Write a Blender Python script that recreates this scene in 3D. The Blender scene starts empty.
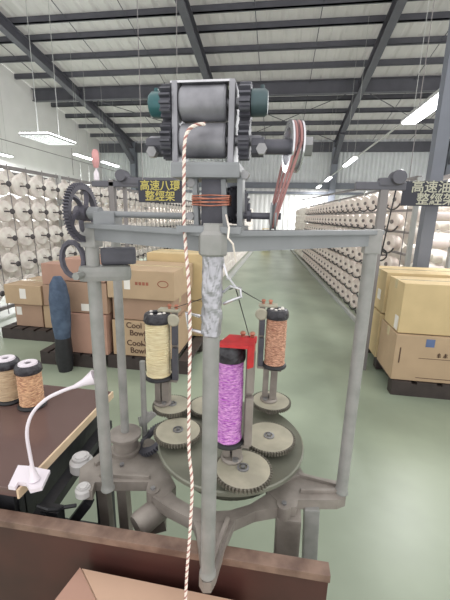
import bpy, bmesh, math, random
from mathutils import Vector, Matrix, noise
random.seed(7)
SC = bpy.context.scene
COL = SC.collection
PI = math.pi

# ------------------------------------------------------------------ camera, world, exposure
F = 345.0; H = 1.5
_d = Vector((-35, 1428, F)).normalized()
_a = Vector((55, -82, F)); _a = (_a - _d * _a.dot(_d)).normalized()
_x = _d.cross(_a)
if _x.x < 0: _x = -_x
M3 = Matrix((_x, _a, -_d))                    # rows: world axes in (right, down, forward)
right = Vector((M3[0][0], M3[1][0], M3[2][0]))
down = Vector((M3[0][1], M3[1][1], M3[2][1]))
fwd = Vector((M3[0][2], M3[1][2], M3[2][2]))
CAM = Vector((0, 0, H))
cd = bpy.data.cameras.new('camera'); cam = bpy.data.objects.new('camera', cd); COL.objects.link(cam)
cd.sensor_fit = 'VERTICAL'; cd.sensor_height = 36; cd.lens = 36 * F / 600
cd.clip_start = 0.02; cd.clip_end = 200
mw = Matrix((right, -down, -fwd)).transposed().to_4x4(); mw.translation = CAM
cam.matrix_world = mw
SC.camera = cam

def ray(px, py): return M3 @ Vector((px - 225, py - 300, F))
def aZ(px, py, z): r = ray(px, py); return CAM + r * ((z - H) / r.z)
def aY(px, py, y): r = ray(px, py); return CAM + r * (y / r.y)

w = bpy.data.worlds.new('world'); SC.world = w; w.use_nodes = True
w.node_tree.nodes['Background'].inputs[0].default_value = (1.0, 0.985, 0.965, 1)
w.node_tree.nodes['Background'].inputs[1].default_value = 1.25
SC.view_settings.view_transform = 'Standard'; SC.view_settings.look = 'None'
SC.view_settings.exposure = 0.34; SC.view_settings.gamma = 1
SC.view_settings.use_curve_mapping = False

# ------------------------------------------------------------------ materials
def srgb(c):
    return tuple(((v / 255) / 12.92 if v / 255 <= 0.04045 else (((v / 255) + 0.055) / 1.055) ** 2.4) for v in c) + (1,)
def mat(name, c, rough=0.6, metal=0.0, var=0.12, scale=8, bump=0.0, c2=None, emit=None, alpha=1.0, spec=None, stretch=None, trans=0):
    m = bpy.data.materials.new(name); m.use_nodes = True
    nt = m.node_tree; b = nt.nodes['Principled BSDF']
    b.inputs['Roughness'].default_value = rough; b.inputs['Metallic'].default_value = metal
    if spec is not None: b.inputs['Specular IOR Level'].default_value = spec
    tc = nt.nodes.new('ShaderNodeTexCoord')
    n = nt.nodes.new('ShaderNodeTexNoise'); n.inputs['Scale'].default_value = scale; n.inputs['Detail'].default_value = 4
    if stretch:
        mp = nt.nodes.new('ShaderNodeMapping'); mp.inputs['Scale'].default_value = stretch
        nt.links.new(tc.outputs['Object'], mp.inputs['Vector']); nt.links.new(mp.outputs['Vector'], n.inputs['Vector'])
    else: nt.links.new(tc.outputs['Object'], n.inputs['Vector'])
    if trans:
        t = nt.nodes.new('ShaderNodeBsdfTranslucent'); t.inputs['Color'].default_value = srgb(c)
        mx = nt.nodes.new('ShaderNodeMixShader'); mx.inputs[0].default_value = trans
        nt.links.new(b.outputs[0], mx.inputs[1]); nt.links.new(t.outputs[0], mx.inputs[2])
        nt.links.new(mx.outputs[0], nt.nodes['Material Output'].inputs[0])
    r = nt.nodes.new('ShaderNodeValToRGB')
    A = srgb(c); B = srgb(c2) if c2 else tuple(x * (1 - var) for x in A[:3]) + (1,)
    A2 = A if c2 else tuple(min(1, x * (1 + var)) for x in A[:3]) + (1,)
    r.color_ramp.elements[0].position = 0.35; r.color_ramp.elements[0].color = B
    r.color_ramp.elements[1].position = 0.65; r.color_ramp.elements[1].color = A2
    nt.links.new(n.outputs['Fac'], r.inputs['Fac']); nt.links.new(r.outputs['Color'], b.inputs['Base Color'])
    if bump:
        bp = nt.nodes.new('ShaderNodeBump'); bp.inputs['Strength'].default_value = bump; bp.inputs['Distance'].default_value = 0.01
        nt.links.new(n.outputs['Fac'], bp.inputs['Height']); nt.links.new(bp.outputs['Normal'], b.inputs['Normal'])
    if emit:
        b.inputs['Emission Color'].default_value = srgb(c); b.inputs['Emission Strength'].default_value = emit
    if alpha < 1: b.inputs['Alpha'].default_value = alpha
    return m
M = dict(
    floor=mat('floor_paint', (148, 158, 139), 0.36, 0, c2=(126, 136, 119), scale=1.1, bump=0.03),
    roof=mat('roof_sheet', (206, 205, 203), 0.5, 0.0, 0.03, 3, trans=0.45),
    steel_dark=mat('purlin_paint', (84, 84, 92), 0.6, 0, 0.08, 3),
    column=mat('column_paint', (112, 116, 126), 0.6, 0, 0.06, 3),
    wall=mat('wall_paint', (216, 214, 215), 0.8, 0, 0.03, 1.5),
    corr=mat('corrugated_sheet', (206, 209, 212), 0.55, 0, 0.04, 2),
    corr_light=mat('translucent_sheet', (222, 222, 222), 0.5, 0, 0.03, 2),
    panel=mat('wall_panel', (160, 162, 172), 0.6),
    cast=mat('grey_cast_iron', (146, 139, 132), 0.5, 0.1, c2=(120, 113, 107), scale=14, bump=0.25),
    post=mat('grey_green_enamel', (150, 149, 147), 0.42, 0.1, c2=(132, 134, 130), scale=20, bump=0.08),
    frame=mat('frame_enamel', (132, 135, 138), 0.45, 0.1, 0.08, 12, bump=0.08),
    disc=mat('disc_enamel', (128, 129, 116), 0.3, 0.25, c2=(112, 113, 102), scale=9, bump=0.05),
    gear=mat('worn_gear_steel', (182, 177, 158), 0.36, 0.15, c2=(160, 156, 140), scale=16, bump=0.1),
    gear_dark=mat('dark_gear_iron', (80, 80, 88), 0.45, 0.3, 0.2, 20, bump=0.1),
    tooth=mat('grimy_tooth_steel', (112, 108, 98), 0.5, 0.3, 0.2, 30),
    wheel=mat('spoked_gear_paint', (86, 84, 94), 0.5, 0.3, 0.15, 20),
    roller=mat('roller_steel', (146, 146, 152), 0.4, 0.35, c2=(112, 112, 118), scale=18, bump=0.08),
    plate=mat('side_plate_steel', (140, 140, 146), 0.4, 0.3, 0.12, 18, bump=0.1),
    chrome=mat('bright_plate', (200, 200, 205), 0.2, 0.8, 0.1, 30),
    teal=mat('teal_enamel', (44, 88, 92), 0.3, 0.2, 0.2, 20),
    teal_dark=mat('dark_teal_enamel', (62, 80, 84), 0.4, 0.2, 0.2, 20),
    nut=mat('nut_steel', (140, 140, 142), 0.4, 0.6, 0.15, 30),
    black=mat('black_paint', (34, 34, 38), 0.5, 0, 0.2, 30, bump=0.2),
    rubber=mat('black_tape', (38, 36, 42), 0.35, 0, c2=(62, 62, 68), scale=60, bump=0.9),
    copper=mat('copper_wire', (190, 130, 108), 0.35, 0.5, c2=(150, 92, 74), scale=60),
    belt=mat('pink_brown_belt', (156, 112, 110), 0.55, 0, 0.1, 20),
    purple=mat('purple_yarn', (238, 176, 236), 0.3, 0.0, c2=(172, 82, 186), stretch=(1, 1, 3.5), scale=110, bump=0.8),
    yellow=mat('pale_gold_yarn', (248, 238, 200), 0.35, 0.0, c2=(222, 204, 158), stretch=(.5, .5, 7), scale=60, bump=0.6),
    orange=mat('copper_yarn', (236, 188, 160), 0.35, 0.0, c2=(160, 104, 80), stretch=(1, 1, 3.5), scale=110, bump=0.8),
    beige=mat('beige_yarn', (206, 184, 152), 0.5, 0.0, c2=(180, 154, 126), stretch=(.5, .5, 6), scale=60, bump=0.6),
    gold=mat('gold_copper_yarn', (236, 196, 156), 0.35, 0.0, c2=(172, 120, 92), stretch=(1, 1, 3), scale=90, bump=0.8),
    red=mat('red_enamel', (186, 44, 48), 0.4, 0.1, 0.15, 30),
    foil=mat('silver_foil', (168, 168, 174), 0.3, 0.6, 0.1, 40, bump=0.3),
    rope_w=mat('white_cord', (236, 226, 216), 0.8, 0, 0.06, 60),
    rope_p=mat('pink_cord', (176, 128, 120), 0.8, 0, 0.06, 60),
    thread=mat('dark_thread', (60, 60, 60), 0.8),
    wood_face=mat('dark_red_wood', (78, 46, 41), 0.4, 0, c2=(62, 38, 35), scale=6, bump=0.05),
    wood_rim=mat('worn_wood_rim', (134, 110, 96), 0.5, 0, c2=(98, 76, 66), scale=20, bump=0.2),
    table=mat('brown_laminate', (102, 82, 78), 0.15, 0, 0.06, 3),
    edge=mat('light_edge_band', (214, 190, 160), 0.5),
    carton=mat('kraft_carton', (174, 150, 122), 0.75, 0, 0.05, 5),
    carton_b=mat('brown_carton', (160, 132, 112), 0.75, 0, 0.06, 5),
    carton_p=mat('reddish_carton', (170, 134, 118), 0.75, 0, 0.06, 5),
    carton_y=mat('yellow_kraft_carton', (196, 174, 132), 0.75, 0, 0.05, 5),
    carton_t=mat('tan_carton', (190, 158, 136), 0.7, 0, 0.05, 5),
    tape=mat('packing_tape', (200, 186, 150), 0.25, 0, 0.04, 9),
    label=mat('paper_label', (222, 218, 212), 0.7, 0, 0.03, 9),
    ink=mat('carton_ink', (84, 62, 50), 0.8),
    ink_r=mat('red_brown_ink', (150, 92, 74), 0.8),
    ink_b=mat('blue_ink', (88, 104, 140), 0.8),
    pallet=mat('dark_pallet', (56, 48, 46), 0.6, 0, 0.2, 10),
    yarn=mat('white_yarn_package', (236, 232, 224), 0.7, 0, c2=(216, 206, 200), scale=9, bump=0.2),
    yarn_p=mat('pinkish_yarn_package', (230, 220, 212), 0.7, 0, c2=(206, 190, 182), scale=9, bump=0.2),
    core_pale=mat('package_core', (120, 112, 110), 0.6),
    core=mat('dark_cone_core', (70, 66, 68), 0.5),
    rack=mat('rack_steel', (176, 178, 176), 0.5, 0.1, 0.05, 6),
    rail=mat('creel_rail', (128, 124, 124), 0.5, 0.1, 0.08, 6),
    sleeve=mat('wrapped_beam', (232, 218, 212), 0.7, 0, 0.04, 6),
    machine=mat('creel_machine_paint', (92, 92, 100), 0.5, 0.1, 0.06, 6),
    sign=mat('sign_board', (44, 46, 58), 0.5, 0, 0.05, 6),
    gold_ink=mat('yellow_lettering', (190, 178, 96), 0.6, 0, 0.04, 20),
    grey_ink=mat('pale_lettering', (176, 176, 160), 0.6, 0, 0.04, 20),
    tube=mat('lit_fluorescent_tube', (250, 252, 255), 0.5, emit=9.0),
    yellow_m=mat('yellow_machine_paint', (224, 186, 70), 0.5),
    plastic=mat('white_plastic', (226, 218, 226), 0.3, 0, 0.04, 9),
    ghost_white=mat('reflection_plastic', (214, 212, 212), 0.3, 0, 0.08, 20, alpha=0.62),
    blue=mat('reflected_blue_denim', (82, 98, 120), 0.8, 0, c2=(58, 72, 92), scale=12, bump=0.3),
    bottle_r=mat('pale_red_plastic', (206, 150, 150), 0.4),
)

# ------------------------------------------------------------------ mesh helpers
LOC = {}
class MB:
    def __init__(s): s.bm = bmesh.new()
    def face(s, vs):
        try: return s.bm.faces.new(vs)
        except ValueError: return None
    def box(s, lo, hi, rot=None, piv=None, bev=0):
        lo = Vector(lo); hi = Vector(hi); c = (lo + hi) / 2
        r = bmesh.ops.create_cube(s.bm, size=1); vs = r['verts']
        for v in vs: v.co = Vector((v.co.x * (hi.x - lo.x), v.co.y * (hi.y - lo.y), v.co.z * (hi.z - lo.z))) + c
        if bev:
            es = list({e for v in vs for e in v.link_edges})
            g = bmesh.ops.bevel(s.bm, geom=es, offset=bev, segments=2, affect='EDGES', profile=0.7)
            vs = list({v for f in g['faces'] for v in f.verts} | {v for v in vs if v.is_valid})
        if rot is not None:
            p = Vector(piv) if piv is not None else c
            for v in vs: v.co = rot @ (v.co - p) + p
        return s
    def beam(s, a, b, wd, ht, up=(0, 0, 1), bev=0):
        a = Vector(a); b = Vector(b); d = (b - a); L = d.length; d.normalize()
        u = Vector(up); x = d.cross(u).normalized(); z = x.cross(d).normalized()
        r = bmesh.ops.create_cube(s.bm, size=1); vs = r['verts']; c = (a + b) / 2
        for v in vs: v.co = Vector((v.co.x * wd, v.co.y * L, v.co.z * ht))
        if bev:
            es = list({e for v in vs for e in v.link_edges})
            g = bmesh.ops.bevel(s.bm, geom=es, offset=bev, segments=2, affect='EDGES', profile=0.7)
            vs = list({v for f in g['faces'] for v in f.verts} | {v for v in vs if v.is_valid})
        for v in vs: v.co = c + x * v.co.x + d * v.co.y + z * v.co.z
        return s
    def lathe(s, prof, base, axis=(0, 0, 1), seg=24, squash=None, fn=None):
        base = Vector(base); ax = Vector(axis).normalized()
        t = Vector((0, 0, 1)) if abs(ax.z) < 0.9 else Vector((1, 0, 0))
        u = ax.cross(t).normalized(); v = ax.cross(u).normalized()
        rings = []
        for (r, h) in prof:
            if r <= 1e-6: rings.append([s.bm.verts.new(base + ax * h)]); continue
            ring = []
            for k in range(seg):
                an = 2 * PI * k / seg; rr = r * (fn(an, h) if fn else 1)
                ring.append(s.bm.verts.new(base + ax * h + (u * math.cos(an) + v * math.sin(an)) * rr))
            rings.append(ring)
        for i in range(len(rings) - 1):
            A, B = rings[i], rings[i + 1]
            for k in range(seg):
                k2 = (k + 1) % seg
                if len(A) == 1 and len(B) == 1: continue
                if len(A) == 1: s.face([A[0], B[k], B[k2]])
                elif len(B) == 1: s.face([A[k], A[k2], B[0]])
                else: s.face([A[k], A[k2], B[k2], B[k]])
        return s
    def cyl(s, a, b, r, r2=None, seg=16):
        a = Vector(a); b = Vector(b); L = (b - a).length
        r2 = r if r2 is None else r2
        return s.lathe([(0, 0), (r, 0), (r2, L), (0, L)], a, b - a, seg)
    def tube(s, pts, r, seg=8, rs=None):
        pts = [Vector(p) for p in pts]; rings = []; prev = None
        for i, p in enumerate(pts):
            t = (pts[min(i + 1, len(pts) - 1)] - pts[max(i - 1, 0)]).normalized()
            if prev is None:
                n = t.orthogonal().normalized()
            else:
                n = (prev - t * prev.dot(t)).normalized()
            prev = n; b = t.cross(n)
            rr = rs[i] if rs else r
            rings.append([s.bm.verts.new(p + (n * math.cos(2 * PI * k / seg) + b * math.sin(2 * PI * k / seg)) * rr) for k in range(seg)])
        for A, B in zip(rings, rings[1:]):
            for k in range(seg): s.face([A[k], A[(k + 1) % seg], B[(k + 1) % seg], B[k]])
        s.face(rings[0][::-1]); s.face(rings[-1])
        return s
    def prism(s, pts, z0, z1):
        bot = [s.bm.verts.new((p[0], p[1], z0)) for p in pts]; top = [s.bm.verts.new((p[0], p[1], z1)) for p in pts]
        s.face(bot[::-1]); s.face(top); n = len(pts)
        for k in range(n): s.face([bot[k], bot[(k + 1) % n], top[(k + 1) % n], top[k]])
        return s
    def gear(s, c, axis, r, th, teeth, depth=0.006, bore=0.0, duty=0.5):
        c = Vector(c); ax = Vector(axis).normalized()
        t = Vector((0, 0, 1)) if abs(ax.z) < 0.9 else Vector((1, 0, 0))
        u = ax.cross(t).normalized(); v = ax.cross(u).normalized()
        ang = []
        for k in range(teeth):
            a0 = 2 * PI * k / teeth; st = 2 * PI / teeth
            ang += [(a0, r - depth), (a0 + st * 0.15, r), (a0 + st * (0.15 + duty * 0.7), r), (a0 + st * (0.3 + duty * 0.7), r - depth)]
        def ring(h, rr=None): return [s.bm.verts.new(c + ax * h + (u * math.cos(a) + v * math.sin(a)) * (rr if rr else q)) for a, q in ang]
        B = ring(-th / 2); T = ring(th / 2); n = len(ang)
        for k in range(n): s.face([B[k], B[(k + 1) % n], T[(k + 1) % n], T[k]])
        if bore:
            b2 = ring(-th / 2, bore); t2 = ring(th / 2, bore)
            for k in range(n):
                j = (k + 1) % n
                s.face([T[k], T[j], t2[j], t2[k]]); s.face([B[j], B[k], b2[k], b2[j]]); s.face([t2[k], t2[j], b2[j], b2[k]])
        else:
            ct = s.bm.verts.new(c + ax * th / 2); cb = s.bm.verts.new(c - ax * th / 2)
            for k in range(n):
                j = (k + 1) % n; s.face([T[k], T[j], ct]); s.face([B[j], B[k], cb])
        return s
    def build(s, name, m, parent=None, loc=None, smooth=False):
        if parent is not None: loc = LOC[parent.name]
        elif loc is None:
            vs = s.bm.verts; mn = Vector([min(v.co[i] for v in vs) for i in range(3)]); mx = Vector([max(v.co[i] for v in vs) for i in range(3)])
            loc = Vector(((mn.x + mx.x) / 2, (mn.y + mx.y) / 2, mn.z))
        loc = Vector(loc)
        bmesh.ops.recalc_face_normals(s.bm, faces=s.bm.faces)
        for v in s.bm.verts: v.co -= loc
        me = bpy.data.meshes.new(name); s.bm.to_mesh(me); s.bm.free()
        me.materials.append(m)
        if smooth:
            for p in me.polygons: p.use_smooth = True
            me.set_sharp_from_angle(angle=math.radians(40))
        o = bpy.data.objects.new(name, me); COL.objects.link(o)
        if parent is not None: o.parent = parent
        else: o.location = loc
        LOC[o.name] = loc
        return o
def tag(o, label=None, cat=None, group=None, kind=None):
    if label: o['label'] = label
    if cat: o['category'] = cat
    if group: o['group'] = group
    if kind: o['kind'] = kind
    return o
def thing(name, loc, label, cat, group=None):
    o = bpy.data.objects.new(name, None); COL.objects.link(o); o.location = loc; o.empty_display_size = 0.05
    LOC[o.name] = Vector(loc); return tag(o, label, cat, group)
def copy_tree(o, loc, rz=0, label=None, group=None):
    c = o.copy(); COL.objects.link(c); c.location = loc; c.rotation_euler = (0, 0, rz)
    if label: c['label'] = label
    if group: c['group'] = group
    for ch in list(o.children):
        k = ch.copy(); COL.objects.link(k); k.parent = c
        for g in list(ch.children):
            q = g.copy(); COL.objects.link(q); q.parent = k
    return c
def text(name, body, size, m, parent, pos, rot, extrude=0.001, align='CENTER', sx=1.0):
    cu = bpy.data.curves.new(name, 'FONT'); cu.body = body; cu.size = size; cu.extrude = extrude; cu.offset = size * .012
    cu.align_x = align; cu.align_y = 'CENTER'; cu.space_line = 0.95
    t = bpy.data.objects.new(name, cu); COL.objects.link(t)
    bpy.context.view_layer.update()
    me = bpy.data.meshes.new_from_object(t.evaluated_get(bpy.context.evaluated_depsgraph_get()))
    bpy.data.objects.remove(t)
    for v in me.vertices: v.co.x *= sx
    me.transform(Matrix.Translation(Vector(pos) - LOC[parent.name]) @ rot.to_4x4())
    me.materials.clear(); me.materials.append(m)
    o = bpy.data.objects.new(name, me); COL.objects.link(o); o.parent = parent; LOC[o.name] = LOC[parent.name]
    return o
FRONT = Matrix.Rotation(PI / 2, 3, 'X')      # text that faces -Y
def struct(o): o['kind'] = 'structure'; return o

# ------------------------------------------------------------------ setting: floor, walls, roof
ZW = 5.35; SL = 0.175
def zroof(y): return ZW + (19 - y) * SL
struct(MB().box((-10.2, -2, -0.1), (10.5, 19.2, 0)).build('floor', M['floor']))
XL = -9.95
struct(MB().prism([(XL - 0.15, -1), (XL, -1), (XL, 19.2), (XL - 0.15, 19.2)], 0, 5.3).build('wall_left_lower', M['wall']))
b = MB()                                       # sloped upper part of the left wall
vs = [b.bm.verts.new(p) for p in [(XL - 0.15, 3, 5.3), (XL, 3, 5.3), (XL, 19.2, 5.3), (XL - 0.15, 19.2, 5.3), (XL - 0.15, 3, zroof(3) - .02), (XL, 3, zroof(3) - .02), (XL, 19.2, zroof(19.2)), (XL - 0.15, 19.2, zroof(19.2))]]
for q in [(0, 1, 2, 3), (4, 5, 6, 7), (0, 1, 5, 4), (1, 2, 6, 5), (2, 3, 7, 6), (3, 0, 4, 7)]: b.face([vs[i] for i in q])
struct(b.build('wall_left', M['wall']))
def corrugated(x0, x1, y, z0, z1, pitch=0.2, d=0.04):
    b = MB(); pts = []; x = x0
    while x < x1:
        pts += [(x, y), (x + pitch * .35, y), (x + pitch * .5, y - d), (x + pitch * .85, y - d)]; x += pitch
    pts.append((x1, y))
    A = [b.bm.verts.new((p[0], p[1], z0)) for p in pts]; B = [b.bm.verts.new((p[0], p[1], z1)) for p in pts]
    A2 = [b.bm.verts.new((p[0], p[1] + .01, z0)) for p in pts]; B2 = [b.bm.verts.new((p[0], p[1] + .01, z1)) for p in pts]
    for k in range(len(pts) - 1):
        b.face([A[k], A[k + 1], B[k + 1], B[k]]); b.face([A2[k + 1], A2[k], B2[k], B2[k + 1]])
        b.face([B[k], B[k + 1], B2[k + 1], B2[k]]); b.face([A[k + 1], A[k], A2[k], A2[k + 1]])
    return b
struct(corrugated(XL, 10.4, 19.1, 3.1, ZW).build('wall_back', M['corr']))
struct(corrugated(XL, 10.4, 19.1, 0, 3.1, 0.25, 0.03).build('wall_back_lower', M['corr_light']))
# roof sheet with ribs running down the slope
b = MB(); x = XL; pts = []
while x < 10.4:
    pts += [(x, 0), (x + .06, .03), (x + .12, .03), (x + .18, 0)]; x += 0.42
pts.append((10.4, 0))
for y0, y1 in [(6.0, 19.15)]:
    A = [b.bm.verts.new((p[0], y0, zroof(y0) + p[1])) for p in pts]; B = [b.bm.verts.new((p[0], y1, zroof(y1) + p[1])) for p in pts]
    C_ = [b.bm.verts.new((p[0], y0, zroof(y0) + p[1] + .02)) for p in pts]; D_ = [b.bm.verts.new((p[0], y1, zroof(y1) + p[1] + .02)) for p in pts]
    for k in range(len(pts) - 1):
        b.face([A[k], A[k + 1], B[k + 1], B[k]]); b.face([C_[k + 1], C_[k], D_[k], D_[k + 1]])
struct(b.build('ceiling', M['roof']))
def ibeam(b, a, c, wd, ht, up=(0, 0, 1)):
    u = Vector(up); a = Vector(a); c = Vector(c)
    b.beam(a, c, 0.02, ht, up); b.beam(a + u * (ht / 2), c + u * (ht / 2), wd, 0.025, up); b.beam(a - u * (ht / 2), c - u * (ht / 2), wd, 0.025, up)
n = 1
for yy in [7.3, 8.3, 9.35, 10.35, 11.05, 11.95, 12.9, 13.85, 14.95, 15.95, 17.0, 18.05]:
    z = zroof(yy); b = MB()
    if yy == 13.85: ibeam(b, (XL, yy, z - .26), (10.4, yy, z - .26), .2, .42)
    else: b.box((XL, yy - .03, z - .17), (10.4, yy + .03, z - .01)); b.box((XL, yy - .03, z - .17), (10.4, yy + .07, z - .155))
    struct(b.build('trim_%d' % n, M['steel_dark'])); n += 1
up = Vector((0, SL, 1)).normalized()
for X_ in (-7.95, -2.7, 2.5, 7.75):
    b = MB(); a = Vector((X_, 6.2, zroof(6.2) - .34)); c = Vector((X_, 18.7, zroof(18.7) - .34))
    ibeam(b, a, c, .22, .3, up)
    kb = [Vector((X_, 18.7 - 1.7, zroof(17.0) - .5)), Vector((X_, 18.72, 4.2))]
    b.beam(kb[0], kb[1], .2, .2)
    struct(b.build('trim_%d' % n, M['steel_dark'])); n += 1
    b = MB(); ibeam(b, (X_, 18.8, 0), (X_, 18.8, ZW - .1), .3, .3, up=(0, 1, 0))
    struct(b.build('trim_%d' % n, M['column'])); n += 1
for z0, z1 in ((4.75, 5.2), (3.0, 3.28), (2.72, 2.84)):                       # girts along the back wall
    struct(MB().box((XL, 18.92, z0), (10.4, 19.05, z1)).build('trim_%d' % n, M['steel_dark' if z1 > 5 else 'column'])); n += 1
b = MB()
for X_ in (-9.0, -6.2, -4.45, -0.95, 0.75, 4.2, 5.9):
    b.cyl((X_, 6.5, zroof(6.5) - .12), (X_, 18.9, zroof(18.9) - .12), .012, seg=6)
for (xa, ya, xb, yb) in [(-2.6, 14, 2.4, 18.5), (2.4, 14, -2.6, 18.5), (2.6, 14, 7.6, 18.5), (-7.8, 14, -2.8, 18.5)]:
    b.cyl((xa, ya, zroof(ya) - .3), (xb, yb, zroof(yb) - .3), .014, seg=6)
struct(b.build('trim_%d' % n, M['steel_dark'])); n += 1
# inner column standing in the hall on the right
b = MB(); b.box((1.585, 4.24, 0), (1.715, 4.37, 7.4)); b.box((1.54, 4.2, 0), (1.76, 4.41, .04))
struct(b.build('trim_%d' % n, M['column'])); n += 1
# dull panel and rail on the left wall
struct(MB().box((XL, 8, 2.75), (XL + .04, 11.2, 3.9)).build('window_1', M['panel']))

# ------------------------------------------------------------------ lamps
def tube_lamp(x, y0, y1, z, label, wdt=.14, power=130):
    o = thing('fluorescent_lamp', (x, (y0 + y1) / 2, z), label, 'ceiling light', 'fluorescent lamps hung over the hall')
    MB().box((x - wdt / 2, y0, z), (x + wdt / 2, y1, z + .05), bev=.01).build('housing', M['rack'], o)
    MB().box((x - wdt * .42, y0 + .03, z - .035), (x + wdt * .42, y1 - .03, z), bev=.012).build('tube', M['tube'], o)
    b = MB()
    for yy in (y0 + .2, y1 - .2): b.cyl((x, yy, z + .05), (x, yy, zroof(max(yy, 6.1)) - .005), .004, seg=6)
    b.build('hanger', M['rack'], o)
    ld = bpy.data.lights.new('lamp_light', 'AREA'); ld.shape = 'RECTANGLE'; ld.size = .2; ld.size_y = y1 - y0; ld.energy = power
    lo = bpy.data.objects.new('lamp_light', ld); COL.objects.link(lo); lo.location = (0, 0, -.05); lo.parent = o
    return o
tube_lamp(2.15, 4.3, 7.1, 3.2, 'large glaring fluorescent lamp at the upper right, nearest of the right row', .27, 120)
tube_lamp(1.98, 10.7, 12.4, 3.2, 'fluorescent lamp second in the right row, above the drive head')
tube_lamp(1.8, 14.2, 15.6, 3.05, 'small distant fluorescent lamp third in the right row')
tube_lamp(1.74, 17.1, 18.4, 3.0, 'farthest tiny fluorescent lamp at the end of the right row')
tube_lamp(-6.9, 11.4, 12.5, 3.42, 'fluorescent lamp at left beside the red topped bottle', .16)
tube_lamp(-6.75, 13.0, 14.3, 3.42, 'fluorescent lamp at left just beyond the red topped bottle', .16)
tube_lamp(-7.6, 12.7, 13.7, 2.55, 'low fluorescent lamp at left above the spoked gear wheel', .14)
tube_lamp(-7.6, 14.4, 15.4, 2.5, 'low far fluorescent lamp at left, right of the spoked gear wheel top', .14)
tube_lamp(-9.3, 10.9, 11.5, 3.35, 'short fluorescent lamp at the left edge of the view', .14)
b = MB(); b.beam((2.16, 7.1, 3.28), (1.7, 18.8, 3.05), .03, .03)
tag(b.build('lamp_conduit', M['rack']), 'thin grey conduit linking the right row of fluorescent lamps', 'conduit')
# gridded reflection, modelled as a glowing panel lamp
o = thing('grille_reflection', (-6.2, 9.1, 3.4), 'gridded reflection built as a flat lit ceiling lamp at upper left', 'ceiling light')
MB().box((-6.6, 8.5, 3.4), (-5.8, 9.7, 3.43)).build('glow_panel', M['tube'], o)
b = MB()
for i in range(9): b.box((-6.6 + i * .1 - .012, 8.5, 3.36), (-6.6 + i * .1 + .012, 9.7, 3.405))
for i in range(13): b.box((-6.6, 8.5 + i * .1 - .012, 3.362), (-5.8, 8.5 + i * .1 + .012, 3.404))
b.build('reflected_grid', M['rack'], o)
b = MB()
for xx in (-6.5, -5.9): b.cyl((xx, 9.1, 3.43), (xx, 9.1, zroof(9.1) - .1), .008, seg=6)
b.build('hanger', M['rack'], o)
b = MB(); b.tube([(-7.3, 8.7, zroof(8.7) - .1), (-7.3, 8.72, 5.2), (-7.25, 8.72, 4.9), (-7.15, 8.72, 4.95)], .015, 6)
tag(b.build('hanging_cable', M['steel_dark']), 'dark cable dangling from the roof near the left wall', 'cable')

# ------------------------------------------------------------------ creels with yarn packages
def cone_thing(label, group, m):
    """package whose axis is +X (flat face and peg towards +X)"""
    b = MB(); prof = [(0, -.2), (.075, -.2), (.10, -.17), (.14, -.02), (.152, .0), (.135, .02), (.05, .028), (.045, .012), (0, .012)]
    if m is not M['yarn']: prof = [(0, -.14), (.07, -.14), (.085, -.12), (.108, -.02), (.112, 0), (.10, .015), (.03, .01), (0, .005)]
    b.lathe(prof, (0, 0, 0), (1, 0, 0), 18)
    o = b.build('yarn_package', m, loc=(0, 0, 0), smooth=True); tag(o, label, 'yarn package', group)
    if m is M['yarn']:
        b = MB(); b.cyl((.0, 0, 0), (.15, 0, 0), .011, seg=6); b.lathe([(0, .14), (.036, .14), (.040, .15), (.030, .165), (0, .165)], (0, 0, 0), (1, 0, 0), 12)
        b.build('peg', M['core'], o)
    else:
        b = MB(); b.lathe([(0, .0), (.028, .0), (.026, .02), (0, .02)], (0, 0, 0), (1, 0, 0), 10); b.build('cone_core', M['core_pale'], o)
        b = MB(); b.tube([(.03, .125 * math.cos(a * .28 + 3.6), .125 * math.sin(a * .28 + 3.6)) for a in range(9)], .011, 5); b.build('shade_crescent', M['core'], o)  # dark arc modelled in place of the crescent shade between packages
    return o
def place_cone(src, loc, rz, label, group):
    c = src.copy(); COL.objects.link(c); c.location = loc; c.rotation_euler = (0, 0, rz); c['label'] = label; c['group'] = group
    for ch in src.children: k = ch.copy(); COL.objects.link(k); k.parent = c
    return c
WORDS = 'nearest second third fourth fifth sixth seventh eighth ninth tenth eleventh twelfth thirteenth fourteenth fifteenth sixteenth seventeenth eighteenth nineteenth twentieth twenty-first twenty-second twenty-third twenty-fourth twenty-fifth twenty-sixth twenty-seventh twenty-eighth twenty-ninth thirtieth'.split()
ORD = ['bottom', 'second', 'third', 'fourth', 'fifth', 'sixth', 'top']
stuff = []
# left creel
LX = -3.78; rowsL = [.42, .78, 1.14, 1.5, 1.86]
src = cone_thing('', '', M['yarn']); first = True
for i in range(38):
    y = 4.05 + .355 * i
    for r, z in enumerate(rowsL):
        nm = ['bottom', 'second lowest', 'middle', 'second highest', 'top'][r]
        lab = 'white yarn cone in %s row of left creel, %s from near end' % (nm, WORDS[min(i, 29)]); gp = 'cones in the %s row of the left creel' % nm
        if i < 30:
            if first: src.location = (LX, y, z); src.rotation_euler = (0, 0, -.15); src['label'] = lab; src['group'] = gp; first = False
            else: place_cone(src, (LX, y, z), -.15 + random.uniform(-.05, .05), lab, gp)
        else: stuff.append((LX, y, z, 0, 0))
        stuff.append((LX - .32, y + .18, z + .12, 0, 0))
def creel(name_lab, posts, rails, wires, cat='creel rack'):
    p0 = posts[0][0]
    o = thing('creel_rack', (p0[0], p0[1], 0), name_lab, cat)
    for a, c, wd in posts: MB().beam(a, c, wd, wd, up=(0, 1, 0)).build('post', M['rack'], o)
    for a, c, wd in rails: MB().beam(a, c, wd, wd).build('rail', M['rail'], o)
    if wires:
        b = MB()
        for a, c in wires: b.cyl(a, c, .006, seg=5)
        b.build('wires', M['rail'], o)
    return o
posts = [((LX - .2, y, 0), (LX - .2, y, 2.15), .07) for y in (3.9, 6.0, 8.1, 10.2, 12.3, 14.4, 17.4)]
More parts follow.
